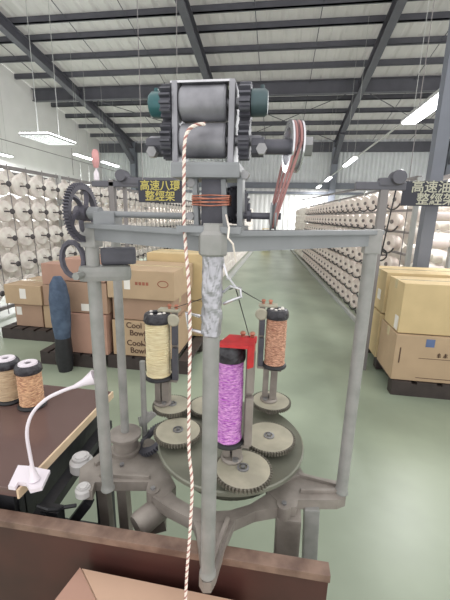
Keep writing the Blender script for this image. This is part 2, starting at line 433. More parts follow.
posts += [((LX - .75, y, 0), (LX - .75, y, 2.15), .07) for y in (3.9, 8.1, 12.3, 17.4)]
rails = [((LX - .2, 3.9, z), (LX - .2, 17.4, z), .05) for z in (.1, 2.12)] + [((LX - .75, 3.9, 2.12), (LX - .75, 17.4, 2.12), .05)]
rails += [((LX - .2, 3.9, z), (LX - .2, 17.4, z), .018) for z in rowsL]
wires = [((LX + .1, 4.05 + .355 * i + .1, .1), (LX + .12, 4.05 + .355 * i, 2.12)) for i in range(38)] + [((LX - .2, 3.9, 2.12), (LX + .1, 3.9, 2.3)), ((LX + .1, 3.9, 2.42), (LX + .1, 17.4, 2.42)), ((LX + .1, 17.4, .1), (LX + .1, 17.4, 2.42)), ((LX + .1, 6, 2.15), (LX + .1, 6, 2.6))]
creel('long left creel rack of white yarn cones beside the left wall', posts, rails, wires)
# right creel, its face running slightly towards the aisle
def PA(y): return 1.40 - (y - 4.9) * .052
rowsA = [.14, .41, .68, .95, 1.22, 1.49, 1.76]
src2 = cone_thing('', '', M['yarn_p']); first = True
for i in range(30):
    y = 4.75 + .42 * i; x = PA(y)
    for r, z in enumerate(rowsA):
        lab = 'white yarn package in %s row of right creel, %s from near end' % (ORD[r] if r in (0, 6) else ORD[r] + ' lowest', WORDS[min(i, 29)])
        gp = 'packages in the %s row of the right creel' % (ORD[r] if r in (0, 6) else ORD[r] + ' lowest')
        if i < 21:
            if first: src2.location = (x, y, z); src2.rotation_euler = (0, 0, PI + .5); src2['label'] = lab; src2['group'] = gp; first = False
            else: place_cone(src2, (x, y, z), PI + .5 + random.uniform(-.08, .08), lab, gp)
        else: stuff.append((x, y, z, PI + .4, 1))
        if i < 24: stuff.append((x + .3, y + .2, z + .1, PI + .4, 1))
for i in range(22):                            # aisle side of the centre creel
    for z in rowsA: stuff.append((-1.35, 8.4 + .4 * i, z, -.5, 1))
for i in range(16):
    for z in rowsA + [2.03]:
        stuff.append((2.55 + .02 * i, 4.6 + .4 * i, z, PI * .5 + .6, 0)); stuff.append((3.0 + .02 * i, 4.7 + .4 * i, z, -PI * .5, 0))
for lo_, hi_, nm in ((-9, -3, 'left creel'), (-2, 0, 'centre creel'), (0, 2.3, 'right creel'), (2.3, 9, 'rear right creel')):
    b = MB()
    for x, y, z, rz, k in stuff:
        if lo_ <= x < hi_:
            b.lathe([(0, -.18), (.08, -.18), (.13, -.02), (.14, 0), (.12, .02), (.04, .025), (0, .02)], (x, y, z), (math.cos(rz), math.sin(rz), 0), 10)
    tag(b.build('yarn_packages', M['yarn'], smooth=True), 'mass of white yarn packages filling the far end and back of the ' + nm, 'yarn packages', kind='stuff')
posts = [((PA(y) + .17, y, 0), (PA(y) + .17, y, 2.0), .05) for y in (4.55, 6.7, 8.8, 10.9, 13.0, 15.1, 17.3)]
posts += [((x, 4.5, 0), (x, 4.5, 2.1), .07) for x in (2.05, 2.9)] + [((2.05, 12, 0), (2.05, 12, 2.1), .07)]
rails = [((PA(4.55) + .17, 4.55, z), (PA(17.3) + .17, 17.3, z), .03) for z in (.02, .28, .55, .82, 1.09, 1.36, 1.63, 1.95)]
rails += [((2.05, 4.5, 2.05), (2.05, 12, 2.05), .05), ((PA(4.55) + .17, 4.55, 2.0), (PA(17.3) + .17, 17.3, 2.35), .04)]
cr = creel('long right creel rack of yarn packages along the right of the aisle', posts, rails, [((PA(4.6) + .1, y, .1), (PA(4.6) + .1, y, 1.95)) for y in (4.6,)])
for z in (.62, .93, 1.24, 1.56, 1.88):         # fabric wrapped cross beams at the near end
    for xa, xb in ((1.68, 2.0), (2.1, 2.42)):
        MB().lathe([(0, 0), (.03, 0), (.05, .02), (.055, (xb - xa) * .5), (.05, xb - xa - .02), (.03, xb - xa), (0, xb - xa)], (xa, 4.5, z), (1, 0, 0), 14).build('cross_beam', M['sleeve'], cr, smooth=True)
posts = [((-1.5, y, 0), (-1.5, y, 2.0), .05) for y in (8.2, 11.4, 14.4, 17.3)]
rails = [((-1.5, 8.2, z), (-1.5, 17.3, z), .035) for z in (.02, .28, .55, .82, 1.09, 1.36, 1.63, 1.95)]
creel('centre creel rack along the left of the aisle behind the machine', posts, rails, None)
tag(MB().box((-1.22, 8.2, 0), (-1.1, 17.3, .05)).build('floor_kerb', M['rack']), 'pale low kerb strip on the floor along the left of the aisle', 'kerb')
b = MB(); b.beam((PA(4.4) - .16, 4.4, .025), (PA(17.3) - .16, 17.3, .025), .05, .05)
tag(b.build('floor_kerb', M['rack']), 'pale low kerb strip on the floor along the right of the aisle', 'kerb')

# creel drive heads (dark arm with round motor on a post)
def drive_head(lab, pB, Yd, px, flip):
    """px: list of pixel anchors: beam left, beam right, motor, post top, post bottom"""
    a = aY(*px[0], Yd); c = aY(*px[1], Yd); mo = aY(*px[2], Yd); pt = aY(*px[3], Yd)
    o = thing('creel_drive_head', (pt.x, Yd, 0), lab, 'machine head')
    MB().beam((a.x, Yd, a.z), (c.x, Yd, a.z), .08, .07, bev=.01).build('arm', M['machine'], o)
    b = MB(); rr = px[5]
    b.lathe([(0, -.09), (rr * .9, -.09), (rr, -.07), (rr, .06), (rr * .9, .08), (0, .08)], (mo.x, Yd, mo.z), (0, 1, 0), 20)
    b.build('motor', M['machine'], o, smooth=True)
    MB().box((min(mo.x, px[6]), Yd - .05, a.z), (max(mo.x, px[6]), Yd + .05, a.z + rr * 1.1), bev=.015).build('motor_mount', M['machine'], o)
    MB().box((pt.x - .035, Yd - .04, 0), (pt.x + .035, Yd + .04, pt.z), bev=.005).build('post', M['rail'], o)
    return o
o = drive_head('dark drive head with round motor on a post, beside the right sign', None, 3.5, [(355, 186), (405, 186), (397, 178), (384, 190), (378, 230), .065, .87], 1)
p = aY(381, 255, 3.5); q = aY(397, 185, 3.5)
MB().cyl((q.x, 3.5, q.z), (p.x, 3.5, p.z), .007, seg=6).build('rod', M['black'], o)
b = MB(); b.tube([(p.x + .055 * math.cos(t * PI / 8), 3.5 + .01, p.z + .055 * math.sin(t * PI / 8)) for t in range(17)], .008, 6)
for k in range(3): b.cyl((p.x, 3.5, p.z), (p.x + .055 * math.cos(k * 2.1), 3.51, p.z + .055 * math.sin(k * 2.1)), .006, seg=5)
b.build('handwheel', M['black'], o)
o = drive_head('dark drive head with round motor on a post, beside the left sign', None, 4.4, [(93, 184), (150, 187), (123, 176), (112, 180), (112, 250), .075, -1.3], 0)
p = aY(123, 178, 4.4)
MB().box((p.x - .02, 4.42, 0), (p.x + .02, 4.46, p.z - .05)).build('guide_rail', M['rail'], o)
p = aY(97, 182, 4.4)
o = thing('squeeze_bottle', (p.x, 4.4, p.z + .03), 'pale red topped bottle standing on the left drive head arm', 'bottle')
MB().lathe([(0, 0), (.035, 0), (.035, .09), (.012, .13), (.012, .15), (0, .15)], (p.x, 4.4, p.z + .02), seg=14).build('body', M['plastic'], o, smooth=True)
MB().lathe([(0, .15), (.03, .155), (.045, .22), (.045, .33), (.03, .37), (0, .38)], (p.x, 4.4, p.z + .02), seg=14).build('cap', M['bottle_r'], o, smooth=True)

# hanging signs
def sign(lab, pxl, pxr, yt, yb, Yd, body, ink, size, dx=0):
    a = aY(pxl, yt, Yd); c = aY(pxr, yb, Yd)
    o = thing('hanging_sign', ((a.x + c.x) / 2, Yd, c.z), lab, 'sign')
    MB().box((a.x, Yd, c.z), (c.x, Yd + .02, a.z), bev=.004).build('board', M['sign'], o)
    b = MB()
    for xx in (a.x + .05, c.x - .05): b.cyl((xx, Yd + .01, a.z), (xx, Yd + .01, zroof(max(Yd, 6.1)) - .1), .004, seg=5)
    b.build('hanging_wire', M['rail'], o)
    text('lettering', body, size, ink, o, ((a.x + c.x) / 2 + dx, Yd - .002, (a.z + c.z) / 2), FRONT)
    return o
sign('dark hanging sign with yellow Chinese lettering at left, 高速八環整經架', 138, 182, 180, 203, 3.9, '高速八環\n整經架', M['gold_ink'], .118)
sign('dark hanging sign with pale Chinese lettering at the right edge, 高速油壓整經架', 404, 470, 181, 207, 4.0, '高速油壓\n整經架', M['grey_ink'], .128)

# far end machines
o = thing('yellow_cart', (-.55, 16.6, 0), 'small yellow machine cart at the far end of the aisle', 'cart')
MB().box((-.8, 16.4, .15), (-.35, 16.9, .62), bev=.03).build('body', M['yellow_m'], o)
for x, y in ((-.75, 16.45), (-.4, 16.45), (-.75, 16.85), (-.4, 16.85)): MB().cyl((x - .02, y, .075), (x + .02, y, .075), .075).build('wheel', M['black'], o)
MB().tube([(-.75, 16.4, .6), (-.75, 16.3, 1.0), (-.4, 16.3, 1.0), (-.4, 16.4, .6)], .02).build('handle', M['yellow_m'], o)
o = thing('beam_trolley', (.5, 17, 0), 'low grey trolley with dark rollers at the far end of the aisle', 'trolley')
MB().box((.1, 16.8, .3), (1.0, 17.3, .42), bev=.02).build('deck', M['column'], o)
MB().cyl((.15, 17, .56), (.95, 17, .56), .13).build('roller', M['black'], o)
for x in (.15, .92): MB().box((x - .03, 16.8, 0), (x + .03, 17.3, .62)).build('side_frame', M['rail'], o)

# ------------------------------------------------------------------ cartons and pallets
def pallet(x0, x1, y0, y1, rz, lab, m='pallet'):
    cx, cy = (x0 + x1) / 2, (y0 + y1) / 2
    o = thing('pallet', (cx, cy, 0), lab, 'pallet')
    b = MB()
    k = 6; wd = (x1 - x0) / (k * 1.25)
    for i in range(k):
        xx = x0 + (x1 - x0 - wd) * i / (k - 1); b.box((xx, y0, .115), (xx + wd, y1, .135))
    b.build('deck', M[m], o)
    for yy in (y0, cy - .05, y1 - .1): MB().box((x0, yy, .02), (x1, yy + .1, .115)).build('stringer', M[m], o)
    for ya in (y0, y1 - .1): MB().box((x0, ya, 0), (x1, ya + .1, .02)).build('runner', M[m], o)
    o.rotation_euler = (0, 0, rz); return o
def carton(x0, x1, y0, y1, z0, z1, m, lab, group=None, rz=0, tape=True, paper=None, sx=None):
    cx, cy = (x0 + x1) / 2, (y0 + y1) / 2; z1 -= .003
    o = thing('carton', (cx, cy, z0), lab, 'box', group)
    MB().box((x0, y0, z0), (x1, y1, z1), bev=.006).build('body', M[m], o)
    if tape:
        b = MB(); b.box((x0 - .001, cy - .03, z1 - .08), (x1 + .001, cy + .03, z1 + .001)); b.build('tape', M['tape'], o)
    b = MB(); b.box((x0 + .004, cy - .002, z1), (x1 - .004, cy + .002, z1 + .0015)); b.build('flap_seam', M['ink'], o)
    if paper:
        for (u, v, wd, ht) in paper: MB().box((x0 + u, y0 - .002, z0 + v), (x0 + u + wd, y0 + .001, z0 + v + ht)).build('paper_label', M['label'], o)
    o.rotation_euler = (0, 0, rz); return o
# right pallet
pallet(1.06, 2.25, 2.98, 4.08, 0, 'dark pallet under the kraft cartons on the right')
c1 = carton(1.05, 2.0, 3.0, 3.46, .14, .56, 'carton', 'large front kraft carton with blue squares and print at lower right')
for u, wd in ((.24, .07), (.47, .08), (.70, .08)): MB().box((1.05 + u, 2.998, .46), (1.05 + u + wd, 3.001, .53)).build('blue_print', M['ink_b'], c1)
b = MB(); random.seed(3)
for k in range(9):                              # one line of small print, each mark a cluster of strokes
    x = 1.05 + .34 + k * .052
    for q in range(3): b.box((x + random.uniform(0, .008), 2.998, .375 + q * .012), (x + .03 + random.uniform(0, .008), 3.001, .381 + q * .012))
    b.box((x + .014, 2.998, .37), (x + .02, 3.001, .412))
b.box((1.25, 2.998, .352), (1.9, 3.001, .356)); b.box((1.09, 2.998, .30), (1.1, 3.001, .44)); b.box((1.25, 2.998, .17), (1.8, 3.001, .175))
b.build('printed_line', M['ink'], c1)
c2 = carton(1.06, 1.95, 3.02, 3.42, .565, 1.0, 'carton_y', 'yellowish kraft carton stacked on the front carton, nearest of the right stack')
b = MB()
for k in range(5): b.box((1.45 + k * .03, 3.018, .72 + (k % 2) * .008), (1.47 + k * .03, 3.021, .735 + (k % 2) * .008))
b.build('printed_mark', M['ink_r'], c2)
MB().box((1.056, 3.05, .58), (1.061, 3.13, .70)).build('torn_wrap', M['label'], c2)
carton(1.04, 1.85, 3.50, 4.02, .14, .60, 'carton_y', 'rear kraft carton at the bottom of the right stack beside the aisle')
c4 = carton(1.05, 2.05, 3.48, 4.0, .61, 1.02, 'carton_y', 'taller rear kraft carton at the top back of the right stack', tape=True)
MB().box((1.046, 3.6, .72), (1.051, 3.7, .82)).build('paper_label', M['label'], c4)
# centre-left stack
pallet(-1.62, -.78, 3.0, 4.2, 0, 'dark pallet under the tall carton stack behind the pale gold bobbin')
ca = carton(-1.56, -.93, 3.02, 3.6, .14, .50, 'carton', 'lowest carton with dark cartoon style lettering behind the pale gold bobbin', tape=False)
text('lettering', 'Cool\n   Bowl', .08, M['ink'], ca, (-1.335, 3.017, .415), FRONT)
text('lettering', 'Cool\n   Bowl', .08, M['ink'], ca, (-1.335, 3.017, .235), FRONT)
b = MB()
for k in range(3): b.tube([(-1.13 + (.10 - .03 * k) * math.cos(t * PI / 10), 3.018, .32 + (.06 - .016 * k) * math.sin(t * PI / 10)) for t in range(21)], .007, 5)
b.tube([(-1.26, 3.018, .27), (-1.14, 3.018, .235), (-1.0, 3.018, .26)], .008, 5); b.tube([(-1.22, 3.018, .45), (-1.1, 3.018, .47), (-1.0, 3.018, .44)], .008, 5)
b.build('bowl_print', M['ink'], ca)
cb = carton(-1.56, -.96, 3.05, 3.6, .505, .72, 'carton_b', 'flat brown carton in the middle of the stack behind the pale gold bobbin', tape=True)
cc = carton(-1.58, -.92, 3.0, 3.7, .725, 1.0, 'carton', 'top kraft carton with a white slip and oval stamp behind the pale gold bobbin', paper=[(.17, .09, .06, .12)])
b = MB(); b.tube([(-1.03 + .05 * math.cos(t * PI / 8), 2.999, .88 + .03 * math.sin(t * PI / 8)) for t in range(17)], .004, 5)
for k in range(4): b.box((-1.3 + k * .035, 2.998, .86), (-1.275 + k * .035, 3.001, .89))
b.build('printed_mark', M['ink_r'], cc)
cd_ = carton(-1.48, -.80, 3.72, 4.2, .14, .56, 'carton_y', 'rear yellowish carton at the bottom, right behind the lettered carton', tape=True)
carton(-1.46, -.80, 3.72, 4.2, .565, 1.09, 'carton_y', 'tall rear yellowish carton on top beside the foil wrapped post')
pallet(-2.32, -1.66, 2.95, 3.9, 0, 'dark pallet under the reddish cartons behind the left frame post')
carton(-2.04, -1.60, 2.98, 3.5, .14, .55, 'carton_p', 'reddish carton at the bottom behind the left frame post')
c = carton(-2.06, -1.59, 3.0, 3.5, .555, .86, 'carton_b', 'brown carton in the middle behind the left frame post', paper=[(.2, .02, .09, .07)])
carton(-2.04, -1.60, 3.0, 3.5, .865, 1.08, 'carton_p', 'reddish carton on top behind the left frame post')
# reflection of blue jeans, modelled as a solid wrapped roll
o = thing('jeans_reflection', (-1.99, 2.86, 0), 'reflection of blue jeans built as a tall cloth roll beside the reddish cartons', 'roll')
def wr(an, h): return 1 + .06 * noise.noise(Vector((math.cos(an) * 2, math.sin(an) * 2, h * 9)))
MB().lathe([(0, .34), (.07, .34), (.085, .5), (.09, .72), (.07, .86), (.035, .93), (0, .93)], (-1.99, 2.86, 0), (0, 0, 1), 18, fn=wr).build('reflected_cloth', M['blue'], o, smooth=True)
MB().lathe([(0, 0), (.065, 0), (.08, .12), (.072, .34), (0, .34)], (-1.99, 2.86, 0), (0, 0, 1), 18, fn=wr).build('reflected_dark_foot', M['black'], o, smooth=True)
# left stack
pallet(-3.25, -2.35, 3.52, 4.35, 0, 'dark pallet under the low carton stack at the far left')
carton(-3.12, -2.76, 3.62, 4.2, .14, .42, 'carton_b', 'plain brown carton at the bottom front of the far left stack', paper=[(.02, .14, .07, .1)])
carton(-2.74, -2.40, 3.62, 4.2, .14, .42, 'carton', 'brown carton with white label at the bottom right of the far left stack', paper=[(.11, .1, .1, .12)])
carton(-3.2, -2.72, 3.58, 4.2, .425, .66, 'carton', 'wide kraft carton with pale flaps on top of the far left stack', paper=[(.2, .07, .08, .12)])
carton(-2.71, -2.40, 3.6, 4.2, .425, .68, 'carton_b', 'small brown carton second layer right of the far left stack')
carton(-2.70, -2.35, 3.6, 4.1, .685, .93, 'carton_p', 'reddish carton highest on the far left stack')

# ------------------------------------------------------------------ wooden stand, table, foreground
o = thing('wooden_panel', (-.25, .635, 0), 'dark red wooden panel with worn rim standing in front of the machine', 'panel')
MB().box((-.95, .625, 0), (.153, .652, .722), bev=.002).build('board', M['wood_face'], o)
MB().box((-.95, .622, .722), (.156, .655, .742), bev=.002).build('rim', M['wood_rim'], o)
MB().cyl((.135, .626, .635), (.135, .62, .635), .003, seg=8).build('screw', M['nut'], o)
# carton in the foreground
o = thing('open_carton', (-.25, .45, 0), 'open tan carton in the foreground at the bottom edge', 'box')
def fz(*q, z=.665): p = aZ(*q, z); return (p.x, p.y)
A0, A1, A2, A3 = fz(80, 567), fz(243, 601), (.02, .30), (-.52, .30)
L0 = fz(52, 603)
b = MB(); b.prism([A0, A1, A2, (-.42, .30), L0], 0, .66); b.build('body', M['carton_t'], o)
b = MB(); b.prism([A0, fz(96, 601), fz(52, 603)], .661, .664); b.build('flap', M['carton_p'], o)
b = MB(); b.prism([fz(82, 568), fz(241, 601), (.01, .31), (-.36, .31), fz(98, 601)], .661, .6635); b.build('flap', M['carton_t'], o)
# left table
o = thing('side_table', (-1.0, .92, 0), 'brown laminate table with a light edge band at the left', 'table')
MB().box((-1.7, .665, .775), (-.632, 1.19, .80), bev=.002).build('tabletop', M['table'], o)
MB().box((-.632, .662, .774), (-.626, 1.19, .801)).build('edge_band', M['edge'], o)
for x, y in ((-.68, .70), (-.68, 1.15), (-1.65, .70), (-1.65, 1.15)): MB().box((x - .02, y - .02, 0), (x + .02, y + .02, .775)).build('leg', M['black'], o)
MB().box((-1.65, .69, .66), (-.655, .71, .775)).build('apron', M['black'], o); MB().box((-.69, .70, .62), (-.66, 1.15, .775)).build('apron', M['black'], o)
MB().box((-1.65, .72, .18), (-.66, 1.13, .20)).build('shelf', M['black'], o)
# black equipment frame between table and machine
o = thing('equipment_frame', (-.55, .8, 0), 'black steel frame standing between the table and the machine', 'frame')
MB().beam((-.565, .70, 0), (-.565, .70, .72), .05, .03, up=(0, 1, 0)).build('leg', M['black'], o)
MB().beam((-.60, 1.05, 0), (-.60, 1.05, .70), .04, .03, up=(0, 1, 0)).build('leg', M['black'], o)
MB().beam((-.59, .68, .70), (-.62, 1.12, .70), .035, .03).build('top_bar', M['black'], o)
MB().beam((-.62, .72, .52), (-.48, .74, .72), .025, .025).build('brace', M['black'], o)
MB().tube([(-.60, .69, .73), (-.56, .68, .735), (-.54, .70, .72), (-.52, .69, .74), (-.50, .71, .73)], .005, 6).build('cable', M['black'], o)

def bobbin(name, X, Yb, z0, h, r, m, lab, tape=.030, white_hub=False, group=None):
    o = thing(name, (X, Yb, z0), lab, 'bobbin', group)
    MB().lathe([(0, 0), (r * 1.12, 0), (r * 1.18, .004), (r * 1.12, .010), (r * .9, .014), (0, .014)], (X, Yb, z0), seg=28).build('bottom_flange', M['black'], o, smooth=True)
    b = MB(); N = 56; prof = [(r * .86, .012)]
    zt = h - tape
    for i in range(N + 1):
        t = i / N; prof.append((r * (.93 + .035 * (i % 2) + .02 * math.sin(t * PI)) * (1.05 if t < .03 else 1), .013 + (zt - .013) * t))
    def fn(an, hh): return 1 + .035 * noise.noise(Vector((math.cos(an) * 4, math.sin(an) * 4, hh * 160))) + .012 * math.sin(an + hh * 900)
    b.lathe(prof, (X, Yb, z0), seg=36, fn=fn); b.build('winding', m, o, smooth=True)
    def fn2(an, hh): return 1 + .03 * noise.noise(Vector((math.cos(an) * 3, math.sin(an) * 3, hh * 60)))
    b = MB(); b.lathe([(r * .6, zt - .002), (r * 1.04, zt), (r * 1.10, zt + .006), (r * 1.06, zt + tape - .008), (r * .95, zt + tape), (r * .4, zt + tape + .001), (r * .38, zt + tape - .01), (0, zt + tape - .01)], (X, Yb, z0), seg=28, fn=fn2)
    b.build('top_flange', M['rubber'], o, smooth=True)
    if white_hub:
        MB().lathe([(r * .28, zt + .031), (r * .3, zt + .036), (r * .74, zt + .036), (r * .78, zt + .030), (r * .28, zt + .029)], (X, Yb, z0), seg=24).build('white_disc', M['plastic'], o, smooth=True)
    else:
        b = MB(); rnd = random.Random(int(X * 1000))
        for k in range(7):
            a = rnd.uniform(0, 2 * PI); rr = r * rnd.uniform(.2, .8)
            b.lathe([(0, 0), (.006, .001), (.004, .004), (0, .005)], (X + rr * math.cos(a), Yb + rr * math.sin(a), z0 + zt + tape), seg=7)
        b.build('glue_spot', M['label'], o)
    return o
bobbin('yarn_bobbin', -.975, 1.055, .802, .165, .042, M['beige'], 'beige wound bobbin on the table at the left edge of the view', white_hub=True)
bobbin('yarn_bobbin', -.868, 1.035, .802, .165, .042, M['gold'], 'copper gold wound bobbin on the table right of the beige bobbin', white_hub=True)

# reflection of a gooseneck lamp, modelled as a solid with clip base
o = thing('lamp_reflection', (-.53, .62, .803), 'solid-built reflection of a white gooseneck lamp with funnel head and white clip base', 'lamp')
gp = [aZ(33, 472, .82)]
pts = [(34, 474, .69), (30, 455, .695), (27, 432, .70), (32, 414, .71), (45, 400, .72), (60, 392, .73), (76, 386, .745)]
W = [aY(x, y, d_) for x, y, d_ in pts]
fine = []
for i in range(len(W) - 1):
    p0, p1, p2, p3 = W[max(i - 1, 0)], W[i], W[i + 1], W[min(i + 2, len(W) - 1)]
    for k in range(6):
        t = k / 6; fine.append(.5 * ((2 * p1) + (p2 - p0) * t + (2 * p0 - 5 * p1 + 4 * p2 - p3) * t * t + (3 * p1 - p0 - 3 * p2 + p3) * t ** 3))
fine.append(W[-1])
MB().tube(fine, .0045, 8).build('reflected_gooseneck', M['plastic'], o, smooth=True)
dh = (aY(97, 376, .765) - W[-1]).normalized()
MB().lathe([(.004, -.01), (.006, 0), (.009, .02), (.018, .045), (.021, .052), (.018, .052), (.008, .03), (0, .028)], W[-1], dh, 18).build('funnel_head', M['plastic'], o, smooth=True)
MB().lathe([(0, 0), (.014, 0), (.007, .03), (.0045, .045)], Vector((W[0].x, W[0].y, .812)), (fine[3] - fine[0]), 12).build('reflected_socket', M['plastic'], o, smooth=True)
zb = .812
q = [aZ(x, y, zb) for x, y in [(8, 486), (18, 465), (30, 466), (50, 470), (42, 487), (30, 490), (26, 483), (18, 482), (15, 487)]]
MB().prism([(p.x, p.y) for p in q], zb - .0105, zb).build('clip_plate', M['plastic'], o)
# white ghost reflections, modelled as solid frosted jars
def reflected_cup(px, py, z, r, h, lab):
    p = aZ(px, py, z)
    o = thing('white_reflection', (p.x, p.y, z), lab, 'jar', None)
    MB().lathe([(0, 0), (r * .8, 0), (r, h * .15), (r, h * .7), (r * .75, h * .85), (r * .75, h), (r * .6, h), (0, h * .97)], (p.x, p.y, z), seg=22).build('body', M['ghost_white'], o, smooth=True)
    MB().lathe([(0, h), (r * .5, h), (r * .5, h * 1.08), (r * .3, h * 1.12), (0, h * 1.12)], (p.x, p.y, z), seg=22).build('reflected_lid', M['ghost_white'], o, smooth=True)
    return o
reflected_cup(82, 470, .722, .034, .05, 'larger white reflection built as a translucent jar on the black frame, left of the machine')
reflected_cup(84, 495, .742, .022, .03, 'smaller white reflection built as a translucent jar at the wooden rim, left of the machine')

# ------------------------------------------------------------------ the braiding machine (one thing)
br = thing('braiding_machine', (-.11, .85, 0), 'grey cast iron cord braiding machine with gears, posts and top rollers', 'machine')
ZC = .765
def poly(px, z0, z1, name, m, z=ZC):
    q = [aZ(x, y, z) for x, y in px]; return MB().prism([(p.x, p.y) for p in q], z0, z1)
b = poly([(78, 490), (80, 468), (108, 446), (150, 440), (168, 470), (176, 486), (166, 496), (158, 497), (151, 494), (147, 488), (148, 482), (95, 482), (92, 491)], .735, ZC, '', None)
def addpoly(b, px, z0, z1, z=ZC):
    q = [aZ(x, y, z) for x, y in px]; b.prism([(p.x, p.y) for p in q], z0, z1)
def strip(b, A, B, z0, z1):
    for i in range(len(A) - 1): addpoly(b, [A[i], A[i + 1], B[i + 1], B[i]], z0, z1, ZC)
inner = [(158, 474), (166, 486), (177, 497), (191, 505), (210, 511), (230, 510), (250, 504), (266, 494), (276, 480)]
outer = [(150, 484), (153, 497), (168, 507), (186, 516), (200, 522), (232, 521), (255, 511), (278, 507), (292, 498)]
strip(b, inner, outer, .73, ZC - .001)
addpoly(b, [(190, 512), (196, 528), (201, 562), (199, 575), (203, 582), (211, 582), (216, 573), (226, 540), (236, 517)], .735, ZC - .002)
addpoly(b, [(266, 490), (268, 470), (296, 460), (304, 474), (338, 481), (346, 486), (346, 497), (338, 500), (318, 500), (298, 500), (296, 507), (284, 508)], .735, ZC)
for px, py, rr in ((153, 490, .018), (284, 505, .019)):
    p = aZ(px, py, ZC); b.cyl((p.x, p.y, .73), (p.x, p.y, ZC + .004), rr, seg=20)
b.build('base_casting', M['cast'], br)
for s_, e_ in (((298, 476), (338, 486)), ((300, 492), (340, 492)), ((270, 486), (300, 476)), ((204, 520), (206, 560)), ((228, 520), (212, 562)), ((95, 466), (110, 456)), ((100, 476), (150, 478))):
    p, q = aZ(*s_, ZC), aZ(*e_, ZC); MB().beam((p.x, p.y, ZC + .004), (q.x, q.y, ZC + .002), .010, .014, bev=.002).build('stiffening_rib', M['cast'], br)
for px, py in ((153, 490), (284, 505), (122, 466)):
    p = aZ(px, py, ZC); MB().cyl((p.x, p.y, ZC + .003), (p.x, p.y, ZC + .009), .007, seg=6).build('bolt', M['nut'], br)
CX, CY = -.113, .952
b = MB(); b.lathe([(0, .0), (.19, .0), (.195, .024), (.222, .027), (.226, .030), (.226, .040), (.222, .043), (.205, .0405), (0, .0405)], (CX, CY, .78), seg=72)
b.cyl((CX, CY, .74), (CX, CY, .785), .165, .175, seg=48)
b.build('carrier_disc', M['disc'], br, smooth=True)
ZD = .8205
# posts
PL = Vector((-.424, .745, 0)); PR = Vector((.213, .85, 0)); PF = Vector((-.107, .565, 0))
def post(P, px_r, top, name='post'):
    b = MB(); b.lathe([(0, 0), (px_r * 1.2, 0), (px_r * 1.15, .006), (px_r * 1.02, .010), (px_r, .02), (px_r, top - .77), (0, top - .77)], (P.x, P.y, .765), seg=20)
    return b.build(name, M['post'], br, smooth=True)
post(PL, .0155, 1.45); post(PR, .0155, 1.455); post(PF, .0150, 1.455)
# top bars
def bar(A, B):
    b = MB(); b.beam((A.x, A.y, 1.473), (B.x, B.y, 1.473), .034, .010, bev=.002)
    b.beam((A.x, A.y, 1.457), (B.x, B.y, 1.457), .012, .03)
    return b.build('top_bar', M['frame'], br)
dL = (PL - PF).normalized(); dR = (PR - PF).normalized()
bar(PF, PL + dL * .02); bar(PF, PR + dR * .02)
b = MB(); b.lathe([(0, 0), (.022, 0), (.024, .003), (.024, .034), (.018, .040), (.016, .052), (0, .052)], (PF.x, PF.y, 1.437), seg=8); b.build('top_collar', M['post'], br)
for P in (PL, PR): MB().box((P.x - .018, P.y - .018, 1.425), (P.x + .018, P.y + .018, 1.480), bev=.003).build('corner_collar', M['post'], br)
# foil wrap on the front post
b = MB(); prof = []
za, zb_ = 1.300, 1.436
for i in range(34): prof.append((.0175, za + (zb_ - za) * i / 33))
def ff(an, h):
    v = Vector((math.cos(an) * 1.6, math.sin(an) * 1.6, h * 45 + an * .8))
    return 1 + .16 * noise.noise(v) + .10 * noise.noise(v * 2.3)
b.lathe([(.015, za - .003)] + prof + [(.015, zb_ + .003)], (PF.x, PF.y, 0), seg=40, fn=ff)
b.build('foil_wrap', M['foil'], br, smooth=False)
# wire guide beside the wrap
b = MB(); e0 = Vector((PF.x + .02, PF.y, 1.375))
b.tube([e0, e0 + Vector((.012, -.004, .012)), e0 + Vector((.028, 0, .008)), e0 + Vector((.03, 0, -.006)), e0 + Vector((.016, -.002, -.012)), e0 + Vector((.0, 0, -.02))], .003, 6)
b.tube([e0 + Vector((-.005, 0, .06)), e0 + Vector((.006, -.006, .03)), e0 + Vector((.02, -.004, .012))], .0018, 5)
b.build('thread_guide', M['chrome'], br)
b = MB(); b.tube([Vector((PF.x - .02, PF.y, 1.33)), Vector((PF.x - .045, PF.y, 1.335)), Vector((PF.x - .04, PF.y, 1.305)), Vector((PF.x - .015, PF.y, 1.30))], .0035, 6)
b.build('thread_guide', M['chrome'], br)

# gears on the disc
def horn_gear(px, py, z, r, teeth, m='gear'):
    p = aZ(px, py, z)
    b = MB(); b.lathe([(0, 0), (r - .0072, 0), (r - .0068, .0112), (r - .0076, .0120), (0, .0120)], (p.x, p.y, z - .012), seg=64)
    g = b.build('spur_gear', M[m], br)
    b = MB(); b.gear((p.x, p.y, z - .0062), (0, 0, 1), r, .0115, teeth, .0065, bore=r - .010, duty=.5); b.build('gear_teeth', M['tooth'], g)
    b = MB(); b.lathe([(.016, 0), (.016, .004), (.011, .005), (.011, .001)], (p.x, p.y, z), seg=20); b.cyl((p.x, p.y, z), (p.x, p.y, z + .006), .006, seg=12)
    b.build('hub', M['nut'], g, smooth=True)
    MB().cyl((p.x, p.y, ZD - .002), (p.x, p.y, z - .012), .02).build('spindle', M['cast'], g)
    return p
g1 = horn_gear(178, 430, .850, .075, 54)
g2 = horn_gear(269, 436, .850, .080, 58)
g3 = horn_gear(243, 468, .858, .078, 50)
g4 = horn_gear(172, 404, .866, .067, 50)
g5 = horn_gear(271, 400, .866, .071, 52)
g6 = horn_gear(208, 405, .842, .070, 50)
